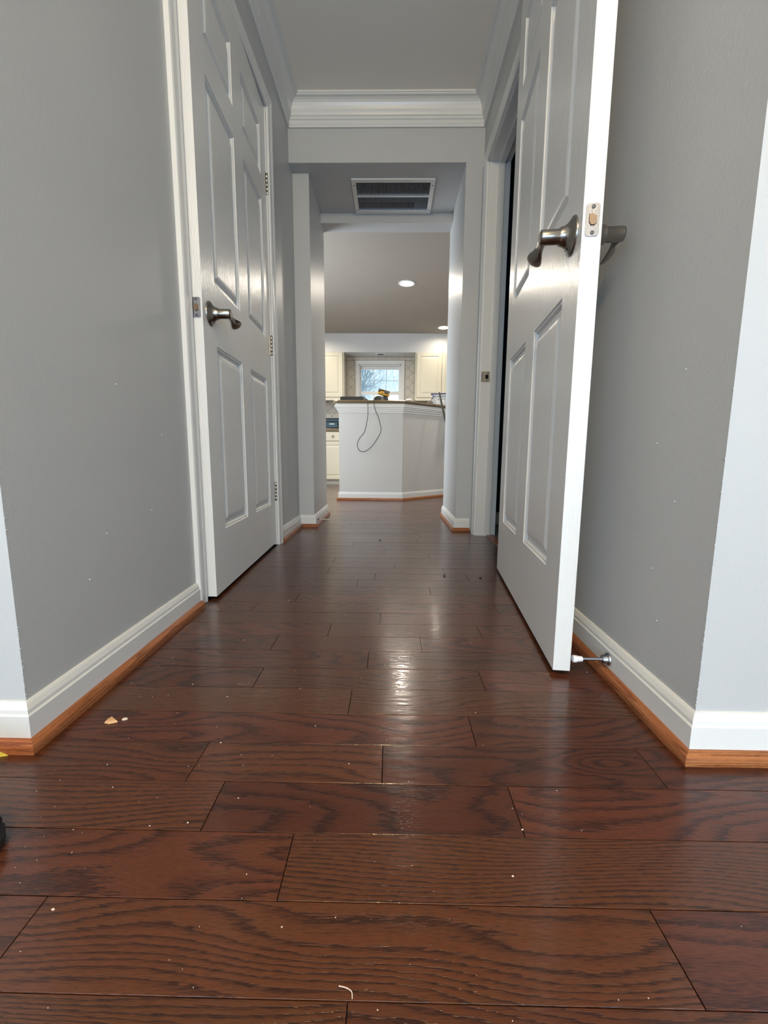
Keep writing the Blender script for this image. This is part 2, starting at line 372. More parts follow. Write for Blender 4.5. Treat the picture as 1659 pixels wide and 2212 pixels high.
# dark box added behind left door against light leaks; unlit room at right
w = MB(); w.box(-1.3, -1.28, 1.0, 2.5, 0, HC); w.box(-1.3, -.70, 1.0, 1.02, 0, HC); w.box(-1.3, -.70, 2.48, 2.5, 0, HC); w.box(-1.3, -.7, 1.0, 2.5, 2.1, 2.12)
struct(w.build('wall_light_block', M['dark']), 'unseen dark box added behind the left door to stop light leaks')
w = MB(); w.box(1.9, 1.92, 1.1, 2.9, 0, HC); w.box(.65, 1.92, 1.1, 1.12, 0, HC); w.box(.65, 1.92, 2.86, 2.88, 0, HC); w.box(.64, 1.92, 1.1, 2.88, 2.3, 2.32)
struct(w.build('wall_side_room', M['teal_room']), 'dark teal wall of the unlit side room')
struct(B(.66, 1.9, 2.846, 2.86, .0, .08).build('baseboard_side_room', M['trim']), 'white baseboard in the unlit side room')

# ------------------------------------------------------------------ floor and planks
fl = struct(B(-2.3, 2.7, -3.0, 7.0, -.06, -.0045).build('floor', M['dark']), 'reddish brown oak strip floor')
struct(B(.603, 1.9, 1.1, 2.9, -.0044, .001).build('floor_side_room', M['tilefloor']), 'pale floor of the side room')
PW, Y0 = 0.0833, 0.3125
ENDS = {-1: [-.034], 0: [-.369, .280], 1: [-.119], 2: [.174], 3: [-.298, -.009], 4: [.146], 5: [-.075], 6: [-.28, .198], 7: [-.049],
        8: [-.291, .08], 9: [-.163, .244], 10: [-.027], 11: [-.42, .33], 12: [-.307], 13: [.14], 14: [-.12], 15: [.30], 16: [-.25, .22], 17: [.02]}
def plank_mb(x0, x1, y0, y1, dz=0, mb=None):
    mb = mb or MB(); g = .00055; b = .00025; x0 += g; x1 -= g; y0 += g; y1 -= g
    vs = [(x0, y0, -.0045), (x1, y0, -.0045), (x1, y1, -.0045), (x0, y1, -.0045), (x0, y0, dz-b), (x1, y0, dz-b), (x1, y1, dz-b), (x0, y1, dz-b),
          (x0+b, y0+b, dz), (x1-b, y0+b, dz), (x1-b, y1-b, dz), (x0+b, y1-b, dz)]
    fs = [(0, 1, 5, 4), (1, 2, 6, 5), (2, 3, 7, 6), (3, 0, 4, 7), (4, 5, 9, 8), (5, 6, 10, 9), (6, 7, 11, 10), (7, 4, 8, 11), (8, 9, 10, 11)]
    return mb.add(vs, fs)
def row_range(k):
    y0 = Y0+k*PW; y1 = y0+PW
    if y1 <= .60: return [(-1.3, 1.3)]
    if y0 < YN: return [(-1.3, 1.3)]
    if y1 < 2.5:
        return [(xl(y0)+.002, .598 if (y0 > RD0-.03 and y1 < RD1+.03) else xr(y0)-.002)]
    if y0 < YH: return [(xl(y0)+.002, xr(y0)-.002)]
    if y0 < YP: return [(xl(YH)+.002, PR-.002)]
    if y1 < YK+.0: return [(PL+.002, PR-.002)]
    return [(-1.94, 2.59)]
rr = random.Random(3)
def cuts(k, a, b):
    c = [e for e in ENDS.get(k, []) if a+.03 < e < b-.03]
    if not c and k not in ENDS:
        c = [a+rr.uniform(.1, .9)*min(b-a, .9)]
    # extend outwards with random board lengths
    lo = (c[0] if c else (a+b)/2)
    while lo-a > .75: lo -= rr.uniform(.35, .65); c.insert(0, lo)
    hi = c[-1] if c else a
    while b-hi > .85: hi += rr.uniform(.4, .75); c.append(hi)
    c = [e for e in c if a+.04 < e < b-.04]
    return [a]+c+[b]
far = MB(); SEED = {(0, 1): .318, (1, 1): .715, (3, 2): .52}
cnt = 0
for k in range(-4, 80):
    y0 = Y0+k*PW; y1 = min(y0+PW, KB)
    if y0 >= KB-.02: break
    for a, b in row_range(k):
        c = cuts(k, a, b)
        for i in range(len(c)-1):
            dz = rr.uniform(-.00018, .00018)
            if k >= 34 or k < -2: plank_mb(c[i], c[i+1], y0, y1, dz, far); continue
            o = plank_mb(c[i], c[i+1], y0, y1, dz).build('plank', M['plank'], fl, center=True)
            o['grain_seed'] = rr.random(); cnt += 1
            cxm = (c[i]+c[i+1])/2; cym = (y0+y1)/2
            if k == 3 and c[i] < .30 < c[i+1]:
                o['knot_strength'] = 3.4; o['knot_spread'] = .5; o['knot_x'] = .335-cxm; o['knot_y'] = .612-cym; o['grain_seed'] = .37
            if k == 0 and c[i] < 0 < c[i+1]:
                o['knot_strength'] = 3.0; o['knot_x'] = -.02-cxm; o['knot_y'] = .350-cym; o['knot_spread'] = 2.6; o['grain_seed'] = .61
o = far.build('plank_field', M['plank'], fl); tag(o, 'distant floor boards too fine to tell apart', kind='stuff')
bk = MB()
for k in range(-28, -4):
    y0 = Y0+k*PW
    x = -2.19
    while x < 2.39:
        x2 = min(x+rr.uniform(.4, .9), 2.39); plank_mb(x, x2, y0, y0+PW, 0, bk); x = x2
o = bk.build('plank_field', M['plank'], fl); tag(o, 'floor boards of the entry', kind='stuff')
# wood reducer strip in the right doorway
w = MB(); w.prism([(.555, RD0+.02), (.60, RD0+.02), (.60, RD1-.001), (.555, RD1-.001)], .0002, .006)
struct(w.build('threshold', M['shoe_mould_y']), 'oak threshold strip in the right doorway')

# ------------------------------------------------------------------ baseboards, shoe moulding, crown
BBP = [(0, 0), (.012, 0), (.012, .057), (.0095, .0600), (.0090, .066), (.0055, .074), (.003, .0775), (0, .078)]
SHP = [(.012, 0), (.025, 0), (.025, .008), (.0235, .014), (.019, .019), (.015, .0205), (.012, .0205)]
def base(name, path, segs, label, side='x', shoe_label=None):
    o = struct(sweep(BBP, path, segs, ID).build(name, M['trim']), label)
    s = sweep(SHP, path, segs, ID).build('shoe_moulding', M['shoe_mould'] if side == 'x' else M['shoe_mould_y'], o)
    s['label'] = 'stained oak shoe moulding'
    return o
pL = [(-2.2, YN), (xl(YN), YN), (-.5963, 1.262)]
base('baseboard_near_left', pL, [0], 'bright white baseboard on the near left wall end')
base('baseboard_left', pL, [1], 'white baseboard on the left hall wall', 'y')
pR = [(xr(RD0-.06), RD0-.06), (xr(YN), YN), (2.4, YN)]
base('baseboard_right', pR, [0], 'white baseboard on the right hall wall behind the open door', 'y')
base('baseboard_near_right', pR, [1], 'bright white baseboard on the near right wall end')
pF = [(xl(LD1+.058), LD1+.058), (xl(YP), YP), (PL, YP), (PL, YK)]
base('baseboard_far_left', pF, [0], 'white baseboard beyond the closed door', 'y')
base('baseboard_left_pier', pF, [1], 'white baseboard across the left pier')
base('baseboard_passage_left', pF, [2], 'white baseboard on the left passage wall', 'y')
pG = [(PR, YK), (PR, YH), (xr(YH)-.014, YH)]
base('baseboard_passage_right', pG, [0], 'white baseboard on the right passage wall', 'y')
base('baseboard_right_pier', pG, [1], 'white baseboard across the right pier')
CR = [(0, 2.226), (.010, 2.226), (.0105, 2.238), (.0125, 2.240), (.0125, 2.258), (.018, 2.262), (.019, 2.272), (.024, 2.276), (.026, 2.284)]
for i in range(7):
    t_ = math.radians(90*i/6); CR.append((.027+.036*(1-math.cos(t_)), 2.288+.056*math.sin(t_)))
CR += [(.067, 2.346), (.067, 2.350), (.072, 2.352), (.072, HC), (0, HC)]
pC = [(xl(YN), YN), (xl(YH), YH), (xr(YH), YH), (xr(YN), YN)]
for i, (n, l) in enumerate((('trim_1', 'white crown moulding along the left hall wall'), ('trim_2', 'white crown moulding across the header'), ('trim_3', 'white crown moulding along the right hall wall'))):
    struct(sweep(CR, pC, [i], ID).build(n, M['trim']), l)

# ------------------------------------------------------------------ door casings and jambs
CP = [(0, 0), (0, .009), (.004, .012), (.012, .0125), (.018, .0105), (.030, .0125), (.040, .016), (.050, .017), (.056, .015), (.057, 0)]
def casing(name, xface, sgn, y0, y1, z1, label):
    # path in the (Y,Z) plane, offset outwards = left of travel when going up the near side
    path = [(y0, 0), (y0, z1), (y1, z1), (y1, 0)]
    prof = [(-o, h) for o, h in CP]
    m_ = lambda u, v, h: (xface(u)+sgn*h, u, v)
    return struct(sweep(prof, path, [0, 1, 2], m_).build(name, M['trim']), label)
casing('trim_4', lambda y: -.597+.015*(y-LD0)/(LD1-LD0), 1, LD0, LD1-.01, LDZ-.005, 'white moulded casing around the left door')
casing('trim_5', xr, -1, RD0, RD1, RDZ, 'white moulded casing around the right doorway')
# left jamb
w = MB(); w.box(xl(LD0)-.115, -.598, LD0-.002, LD0+.004, 0, LDZ); w.box(xl(LD1)-.115, xl(LD1)+.001, LD1-.010, LD1+.002, 0, LDZ)
w.box(xl(LD1)-.115, xl(LD0), LD0, LD1, LDZ-.006, LDZ+.002)
struct(w.build('trim_6', M['trim']), 'white jamb of the left door')
# right jamb with stop
xj = xr(RD1)
w = MB(); w.box(xj-.001, xj+.110, RD1-.012, RD1+.001, 0, RDZ); w.box(xj+.048, xj+.078, RD1-.024, RD1-.012, 0, RDZ-.024)
w.box(xj-.001, xj+.110, RD0, RD1, RDZ-.012, RDZ+.001); w.box(xj+.048, xj+.078, RD0, RD1-.012, RDZ-.024, RDZ-.012)
w.box(xj-.004, xj+.110, RD0-.001, RD0+.012, 0, RDZ)
jr = struct(w.build('trim_7', M['trim']), 'white jamb and stop of the right doorway')
sp = empty('strike_plate', (xj+.02, RD1-.012, .893)); tag(sp, 'small dark steel strike plate on the right doorway jamb', 'strike plate')
def rrect(cx, cz, w_, h_, r, n=5):
    pts = []
    for qx, qz, a0 in ((1, 1, 0), (-1, 1, 90), (-1, -1, 180), (1, -1, 270)):
        for i in range(n):
            a = math.radians(a0+90*i/(n-1)); pts.append((cx+qx*(w_/2-r)+r*math.cos(a), cz+qz*(h_/2-r)+r*math.sin(a)))
    return pts
def plate_y(poly, y0, y1):
    return MB().loft([[(x, y0, z) for x, z in poly], [(x, y1, z) for x, z in poly]], True, False)
plate_y(rrect(xj+.024, .893, .040, .057, .006), RD1-.0135, RD1-.0121).build('plate', M['hinge'], sp)
plate_y(rrect(xj+.028, .893, .016, .022, .004), RD1-.0140, RD1-.0134).build('bolt_hole', M['dark'], sp)
B(xj-.003, xj+.006, RD1-.0165, RD1-.013, .866, .920).build('lip', M['chrome'], sp)
for z in (.874, .912): MB().lathe([(.0035, 0), (.0035, .001), (.002, .0015)], (xj+.030, RD1-.0135, z), (0, -1, 0), 10).build('screw', M['chrome'], sp)

# ------------------------------------------------------------------ doors
DZ0, DZ1 = .012, 2.012
COLS = [(.106, .368), (.480, .740)]
ROWS = [(.218, .813), (1.000, 1.590), (1.690, 1.888)]
def make_door(name, a, b, Wd, sgn, label, hz):
    """local x from latch edge to hinge edge; hall face at y=0, body towards sgn*y"""
    d = Vector((b[0]-a[0], b[1]-a[1])).normalized(); T = .0355
    w = MB(); xs = [0, COLS[0][0], COLS[0][1], COLS[1][0], COLS[1][1], Wd]; zs = [DZ0, *ROWS[0], *ROWS[1], *ROWS[2], DZ1]
    for y in (0, sgn*T):
        vs = [(x, y, z) for z in zs for x in xs]; fs = []
        for r in range(7):
            for c in range(5):
                if c in (1, 3) and r in (1, 3, 5): continue
                fs.append((r*6+c, r*6+c+1, r*6+c+7, r*6+c+6))
        w.add(vs, fs)
    y1 = sgn*T
    w.add([(0, 0, DZ0), (Wd, 0, DZ0), (Wd, 0, DZ1), (0, 0, DZ1), (0, y1, DZ0), (Wd, y1, DZ0), (Wd, y1, DZ1), (0, y1, DZ1)],
          [(0, 1, 5, 4), (1, 2, 6, 5), (2, 3, 7, 6), (3, 0, 4, 7)])
    # weld
    me = w
    root = me.build(name, M['door'], None)
    bm = bmesh.new(); bm.from_mesh(root.data); bmesh.ops.remove_doubles(bm, verts=bm.verts, dist=1e-5); bmesh.ops.recalc_face_normals(bm, faces=bm.faces); bm.to_mesh(root.data); bm.free()
    root.location = (a[0], a[1], 0); root.rotation_euler = (0, 0, math.atan2(d.y, d.x)); struct(root, label)
    PP = [(0, 0), (.0025, .0035), (.0070, .0040), (.0095, .0075), (.0120, .0105), (.0200, .0110), (.0225, .0100), (.0330, .0035), (.0400, .0022), (.0440, .0020)]
    for (x0, x1) in COLS:
        for (z0, z1) in ROWS:
            q = MB()
            for face in (0, 1):
                rings = []
                for ins, dep in PP:
                    y = sgn*dep if face == 0 else sgn*(T-dep)
                    rings.append([(x0+ins, y, z0+ins), (x1-ins, y, z0+ins), (x1-ins, y, z1-ins), (x0+ins, y, z1-ins)])
                q.loft(rings, False, False); q.add(rings[-1], [(0, 1, 2, 3)])
            o = q.build('panel', M['door'], root, local=True)
    # lever handles both sides
    for side in (0, 1):
        out = -sgn if side == 0 else sgn; yb = 0 if side == 0 else sgn*T
        h = MB().lathe([(.0365, 0), (.0365, .002), (.0350, .004), (.029, .0075), (.0225, .0125), (.0188, .018), (.0175, .0245), (.0172, .026)], (.060, yb, hz), (0, out, 0), 32).build('lever_handle', M['nickel'], root, local=True)
        MB().lathe([(.0150, .025), (.0150, .0275), (.0142, .028), (.0142, .060), (.0132, .063), (.010, .0645)], (.060, yb, hz), (0, out, 0), 28).build('neck', M['nickel'], h, local=True)
        lv = MB(); rings = []; tw = dict(zip(range(10), (0, 0, 8, 20, 32, 42, 48, 50, 50, 50))); li = 0
        #      x     out   z     vert  thick
        for x, u, z, rv, rt in ((.055, .054, .000, .0115, .0090), (.064, .0555, .000, .0140, .0090), (.074, .0560, -.001, .0128, .0080), (.085, .0560, -.004, .0102, .0060),
                                (.096, .0560, -.0085, .0100, .0046), (.107, .0565, -.0125, .0130, .0040), (.118, .0580, -.0150, .0165, .0036), (.129, .0595, -.0160, .0178, .0032), (.138, .0610, -.0162, .0150, .0028), (.144, .0620, -.0160, .0070, .0020)):
            ph = math.radians(tw[li]); li += 1
            rings.append([(x, yb+out*(u+rv*math.cos(t)*math.sin(-ph)+rt*math.sin(t)*math.cos(ph)), hz+z-0*1+(-1 if li > 1 else -1)*(rv*math.cos(t)*math.cos(ph))+rt*math.sin(t)*math.sin(-ph)) for t in [2*math.pi*k/16 for k in range(16)]])
        lv.loft(rings, True).build('lever', M['nickel'], h, local=True)
        MB().lathe([(.0022, 0), (.0022, .002)], (.060, yb+out*.012, hz-.026), (0, out, 0), 8).build('set_screw', M['screw'], h, local=True)
    # latch plate on the edge
    ymid = sgn*T*.5
    pl_ = MB().loft([[(-.0006, ymid+u, hz+v) for u, v in rrect(0, 0, .0255, .0575, .005)], [(-.0018, ymid+u, hz+v) for u, v in rrect(0, 0, .0250, .057, .005)]], True, False).build('latch_plate', M['chrome'], root, local=True)
    hexa = [(-.0075, -.006), (-.0035, -.0105), (.0035, -.0105), (.0075, -.004), (.0075, .0100), (.0020, .0115), (-.0075, .0060)]
    MB().loft([[(-.0017, ymid+u, hz+v) for u, v in hexa], [(-.0045, ymid+u*.9, hz+v*.9) for u, v in hexa]], True, False).build('latch_bolt', M['bolt'], pl_, local=True)
    for dz in (-.0225, .0225):
        MB().lathe([(.0036, 0), (.0036, .0006), (.002, .0010)], (-.0017, ymid, hz+dz), (-1, 0, 0), 12).build('screw', M['screw'], pl_, local=True)
    # hinges
    for z in (.275, .985, 1.700):
        hb = MB()
        for kk in range(5):
            z0_ = z-.0445+kk*.0178; hy = -sgn*.0045 if sgn > 0 else sgn*(T+.0045)
            hb.lathe([(.0056, 0), (.0062, .0004), (.0062, .0172), (.0056, .0177)], (Wd+.004, hy, z0_), (0, 0, 1), 12)
        hb.lathe([(.003, 0), (.0052, .001), (.0052, .003), (.002, .005)], (Wd+.004, hy, z+.0445), (0, 0, 1), 10)
        hg = hb.build('hinge', M['hinge'], root, local=True)
        MB().box(Wd-.010 if sgn > 0 else Wd, Wd+.004 if sgn > 0 else Wd+.0012, *((-.0012, 0) if sgn > 0 else (-T, -.004)), z-.0445, z+.0445).build('leaf', M['hinge'], hg, local=True)
    return root
dl = make_door('door_1', (-.5600, 1.324), (-.5875, 2.139), .832, 1, 'white six-panel door on the left, very slightly ajar', .899)
dr = make_door('door_2', (.3575, .880), (.439, 1.712), .832, -1, 'white six-panel door on the right, standing wide open', .915)

# ------------------------------------------------------------------ return-air grille
g = empty('ceiling_vent', (0, 2.92, SOF)); tag(g, 'white return-air grille set in the dropped passage soffit', 'vent')
w = MB(); a0, a1, b0, b1 = -.246, .246, 2.734, 3.102; zt = SOF-.009
for X0, X1, Y0_, Y1_ in ((a0, a1, b0, VY0), (a0, a1, VY1, b1), (a0, VX0, VY0, VY1), (VX1, a1, VY0, VY1)): w.box(X0, X1, Y0_, Y1_, zt, SOF-.0004)
w.build('frame', M['trim'], g)
B(VX0, VX1, 2.897, 2.911, zt+.001, SOF+.006).build('cross_bar', M['trim'], g)
w = MB(); n_ = 54
for i in range(n_):
    x = VX0+(i+.5)*(VX1-VX0)/n_
    w.add([(x-.0006, VY0, SOF-.006), (x+.0006, VY0, SOF-.006), (x+.0022, VY0, SOF+.006), (x+.0010, VY0, SOF+.006), (x-.0006, VY1, SOF-.006), (x+.0006, VY1, SOF-.006), (x+.0022, VY1, SOF+.006), (x+.0010, VY1, SOF+.006)],
          [(0, 1, 2, 3), (4, 7, 6, 5), (0, 4, 5, 1), (1, 5, 6, 2), (2, 6, 7, 3), (3, 7, 4, 0)])
o = w.build('louvre_slats', M['slat'], g); o['kind'] = 'stuff'; o['label'] = 'fine dark louvre slats'
B(VX0, VX1*.62, VY1-.02, VY1-.005, SOF+.006, SOF+.03).build('filter_edge', M['filter'], g)
for x in (-.234, .234):
    for y in (2.79, 3.05): MB().lathe([(.004, 0), (.004, .001), (.002, .002)], (x, y, zt), (0, 0, -1), 10).build('screw', M['screw'], g)

# ------------------------------------------------------------------ door stops
ds = empty('door_stop', (.474, .877, .040)); tag(ds, 'steel door stop with white rubber tip on the right baseboard', 'door stop')
cx, cy_, cz = .4738, .877, .0400
MB().lathe([(.0135, 0), (.0135, .002), (.011, .004), (.0095, .0055), (.0085, .013), (.005, .0150)], (cx, cy_, cz), (-1, 0, 0), 20).build('base', M['chrome'], ds)
MB().lathe([(.0042, .0145), (.0036, .030), (.0032, .058)], (cx, cy_, cz), (-1, 0, 0), 14).build('rod', M['chrome'], ds)
MB().lathe([(.0052, .056), (.0058, .058), (.0064, .066), (.0074, .068), (.0078, .074), (.0070, .0765)], (cx, cy_, cz), (-1, 0, 0), 18).build('tip', M['rubber'], ds)
d2 = empty('door_stop', (PL+.012, 2.76, .040)); tag(d2, 'bent wire door stop on the left passage baseboard', 'door stop')
MB().lathe([(.010, 0), (.009, .003), (.005, .006)], (PL+.0122, 2.76, .04), (1, 0, 0), 14).build('base', M['chrome'], d2)
MB().tube([(PL+.017, 2.76, .040), (PL+.05, 2.76, .038), (PL+.085, 2.762, .036)], [.004, .003, .0022], 8).build('rod', M['hinge'], d2)
MB().tube([(PL+.017, 2.765, .043), (PL+.03, 2.775, .040), (PL+.060, 2.785, .037), (PL+.078, 2.83, .039)], .002, 8).build('wire', M['bar'], d2)

# ------------------------------------------------------------------ breakfast bar
ang = Vector((.725, .689)).normalized()
IL, IY, ICX = -.510, 4.238, .113
End = Vector((ICX, IY))+ang*1.0
path = [(IL, IY+.55), (IL, IY), (ICX, IY), (End.x, End.y)]
bar = empty('breakfast_bar', (0, 4.4, 0)); tag(bar, 'grey painted breakfast bar wall with an angled right side and granite top', 'bar')
w = MB(); nrm_ = Vector((-ang.y, ang.x))
Ei = End+nrm_*.12; Ci = Vector((ICX-.05, IY+.12))
w.prism([(IL, IY), (ICX, IY), (End.x, End.y), (Ei.x, Ei.y), (Ci.x, Ci.y), (IL, IY+.12)], 0, .935)
w.build('half_wall', M['kwall'], bar)
pathF = [(IL, IY+.12), (IL, IY), (ICX, IY), (End.x, End.y)]
CAP = [(0, .852), (.006, .852), (.006, .866), (.016, .870), (.016, .884), (.026, .888), (.026, .900), (.036, .904), (.036, .920), (.028, .924), (.028, .936), (0, .936)]
sweep(CAP, pathF, [0, 1, 2], ID).build('cap_moulding', M['trim'], bar)
o = sweep(BBP, pathF, [0, 1, 2], ID).build('baseboard', M['trim'], bar)
s_ = sweep(SHP, pathF, [0, 1, 2], ID).build('shoe_moulding', M['shoe_mould'], bar); s_['label'] = 'stained oak shoe moulding'
def off(p, q, r_, d):
    return None
tp = MB()
fpath = [(IL-.052, IY+.34), (IL-.052, IY-.050), (ICX+.022, IY-.050), (End.x+.034, End.y-.036)]
Eb = End+nrm_*.36; Cb = (ICX-.12, IY+.34)
poly = [(IL-.052, IY+.34), (IL-.052, IY-.020), (IL-.034, IY-.044), (IL-.01, IY-.050), (ICX+.020, IY-.050), (End.x+.034, End.y-.036), (Eb.x, Eb.y), Cb]
def inset_poly(pl_, d):
    n = len(pl_); out = []
    for i in range(n):
        a, b, c = Vector(pl_[i-1]), Vector(pl_[i]), Vector(pl_[(i+1) % n])
        n1 = Vector((-(b-a).y, (b-a).x)).normalized(); n2 = Vector((-(c-b).y, (c-b).x)).normalized()
        m_ = (n1+n2)/(1+n1.dot(n2)); out.append(tuple(b+m_*d))
    return out
rings = []
for ins, z in ((.012, .937), (.003, .941), (0, .951), (.002, .960), (.009, .966)):
    rings.append([(x, y, z) for x, y in inset_poly(poly, ins)])
tp.loft(rings, True, False).build('granite_top', M['granite'], bar)
BT = .9663

# things on the bar
t = empty('charger_tray', (-.38, 4.30, BT)); tag(t, 'flat black case with a grey end at the left of the bar top', 'case')
w = MB(); w.add([(-.497, 4.25, BT), (-.275, 4.25, BT), (-.275, 4.40, BT), (-.497, 4.40, BT), (-.497, 4.255, BT+.033), (-.277, 4.255, BT+.042), (-.277, 4.395, BT+.042), (-.497, 4.395, BT+.033)],
              [(0, 3, 2, 1), (4, 5, 6, 7), (0, 1, 5, 4), (1, 2, 6, 5), (2, 3, 7, 6), (3, 0, 4, 7)]); w.build('body', M['black'], t)
w = MB(); w.loft([[(x, y, z) for x, z in ((-.275, BT+.001), (-.245, BT+.001), (-.252, BT+.032), (-.275, BT+.040))] for y in (4.26, 4.39)], True, False); w.build('end_cap', M['grey'], t)
B(-.49, -.30, 4.27, 4.38, BT+.036, BT+.0415).build('lid', M['black'], t)

t = empty('battery_charger', (-.10, 4.32, BT)); tag(t, 'black battery charger with two humps under a yellow battery', 'charger')
rings = []
for y, s1 in ((4.245, .72), (4.255, .92), (4.30, 1.0), (4.37, 1.0), (4.40, .85)):
    pts = []
    for u, z in ((-.074, 0), (-.074, .026), (-.066, .040), (-.050, .049), (-.018, .051), (.000, .046), (.022, .050), (.052, .044), (.066, .032), (.072, .0), ):
        pts.append((-.098+u*(.9+.1*s1), y, BT+z*s1))
    rings.append(pts)
MB().loft(rings, True, False).build('body', M['black'], t)
MB().box(-.100, -.075, 4.240, 4.25, BT+.004, BT+.040).build('vent', M['grey'], t)
MB().lathe([(.006, 0), (.006, .004), (.003, .006)], (-.098, 4.30, BT+.050), (0, 0, 1), 12).build('indicator', M['chrome'], t)
t2 = empty('battery_pack', (-.075, 4.31, BT+.055)); tag(t2, 'yellow and black power-tool battery tilted on top of the black charger', 'battery')
rot = Matrix.Translation((-.075, 4.31, BT+.083)) @ Matrix.Rotation(math.radians(15), 4, 'Y')
MB().bbox(-.056, .056, -.055, .055, -.024, .008, .006).xf(rot).build('yellow_base', M['yellow'], t2)
MB().bbox(-.054, .054, -.050, .050, .006, .026, .005).xf(rot).build('black_top', M['black'], t2)
MB().bbox(-.054, -.034, -.0585, -.050, -.010, .012, .002).xf(rot).build('latch', M['black'], t2)
MB().bbox(.008, .046, -.0585, -.050, -.012, .010, .002).xf(rot).build('side_grip', M['black'], t2)
MB().bbox(-.020, .000, -.0580, -.052, -.016, -.010, .001).xf(rot).build('label_mark', M['grey'], t2)

def bez(pts, n=8):
    out = []
    P = [Vector(p) for p in pts]
    P = [P[0]*2-P[1]]+P+[P[-1]*2-P[-2]]
    for i in range(1, len(P)-2):
        for k in range(n):
            u = k/n; a, b, c, d = P[i-1], P[i], P[i+1], P[i+2]
            out.append(.5*((2*b)+(c-a)*u+(2*a-5*b+4*c-d)*u*u+(3*b-a-3*c+d)*u**3))
    out.append(P[-2]); return out
cf = 4.174
cord = [(-.238, 4.21, BT+.014), (-.232, 4.19, BT+.006), (-.226, cf, BT-.012), (-.224, cf+.012, .90), (-.226, cf+.02, .82), (-.238, cf+.02, .74), (-.262, cf+.02, .66), (-.302, cf+.02, .61), (-.326, cf+.02, .555),
        (-.315, cf+.02, .50), (-.282, cf+.02, .478), (-.240, cf+.02, .485), (-.185, cf+.02, .53), (-.135, cf+.02, .60), (-.098, cf+.02, .675), (-.105, cf+.02, .74), (-.125, cf+.02, .81), (-.150, cf+.018, .865), (-.163, cf+.012, .91),
        (-.166, cf, BT-.012), (-.164, 4.19, BT+.008), (-.150, 4.225, BT+.020), (-.140, 4.250, BT+.026)]
t = empty('power_cord', (-.2, 4.2, BT)); tag(t, 'thin dark power cord hanging in a loop over the front of the bar', 'cord')
MB().tube(bez(cord), .0032, 8).build('cable', M['black'], t)
MB().tube([(-.238, 4.215, BT+.010), (-.240, 4.24, BT+.010)], [.006, .008], 8).build('plug', M['black'], t)

t = MB()
bm = bmesh.new(); bmesh.ops.create_icosphere(bm, subdivisions=2, radius=1)
rp = random.Random(5)
vs = [(.170+v.co.x*.036*rp.uniform(.6, 1.1), 4.32+v.co.y*.03*rp.uniform(.7, 1.1), BT+.012+max(-.012, v.co.z*.020*rp.uniform(.4, 1.3))) for v in bm.verts]
fs = [tuple(v.index for v in f.verts) for f in bm.faces]; bm.free()
tag(MB().add(vs, fs).build('crumpled_paper', M['paper'], center=True), 'small crumpled white paper on the bar top right of the battery', 'paper')
tag(MB().bbox(.375, .430, 4.53, 4.60, BT, BT+.026, .003).build('grey_box', M['grey'], center=True), 'small flat grey box on the bar beside the clear tote', 'box')

t = empty('storage_tote', (.62, 4.74, BT), math.radians(-12)); tag(t, 'clear plastic tote with navy rim and handle on the bar at the right', 'tote')
w = MB(); L_, D2_, Hh = .17, .10, .118
for sx in (-1, 1): w.box(*sorted((sx*L_, sx*(L_-.002))), -D2_, D2_, 0, Hh)
for sy2 in (-1, 1): w.box(-L_, L_, *sorted((sy2*D2_, sy2*(D2_-.002))), 0, Hh)
w.box(-L_, L_, -D2_, D2_, 0, .002)
for i in range(9): w.box(-L_+.02+i*.038, -L_+.026+i*.038, -D2_-.003, -D2_, .01, Hh-.02)
w.build('body', M['clear'], t, local=True)
w = MB(); w.bbox(-L_-.014, L_+.014, -D2_-.012, -D2_+.004, Hh-.002, Hh+.010, .002); w.bbox(-L_-.014, L_+.014, D2_-.004, D2_+.012, Hh-.002, Hh+.010, .002)
w.bbox(-L_-.014, -L_+.004, -D2_, D2_, Hh-.002, Hh+.010, .002); w.bbox(L_-.004, L_+.014, -D2_, D2_, Hh-.002, Hh+.010, .002); w.build('rim', M['blue'], t, local=True)
MB().tube([(-L_+.016, -D2_-.008, Hh-.014), (-L_+.004, -D2_-.010, Hh-.045), (-L_-.010, -D2_-.010, .06), (-L_-.010, -D2_-.008, .022)], [.005, .0045, .003, .003], 8).build('handle', M['blue'], t, local=True)
for i, x in enumerate((-.11, -.055, .0, .055, .11)):
    c = empty('white_jar', t.matrix_basis @ Vector((x, -.03, .003))); tag(c, 'small white jar inside the clear tote', 'jar', 'white jars inside the clear tote')
    MB().lathe([(.016, 0), (.018, .004), (.018, .040), (.012, .0605)], c.location, (0, 0, 1), 14).build('body', M['paper'], c)
    MB().lathe([(.012, .0605), (.013, .062), (.013, .072), (.011, .074)], c.location, (0, 0, 1), 14).build('lid', M['grey'], c)
p0, p1 = Vector((.735, 4.33, .006)), Vector((.487, 4.497, 1.083))
dv = (p1-p0).normalized(); sd = Vector((dv.z, 0, -dv.x)).normalized(); th = dv.cross(sd)
w = MB(); rings = []
for f, s1 in ((0, .8), (.01, 1), (.985, 1), (1, .75)):
    c = p0.lerp(p1, f); rings.append([tuple(c+sd*(.0098*s1*a)+th*(.004*s1*b)) for a, b in ((-1, -.6), (-.8, -1), (.8, -1), (1, -.6), (1, .6), (.8, 1), (-.8, 1), (-1, .6))])
tag(w.loft(rings, True, False).build('metal_bar', M['bar'], center=True), 'long dull grey metal bar leaning against the right side of the breakfast bar', 'bar')

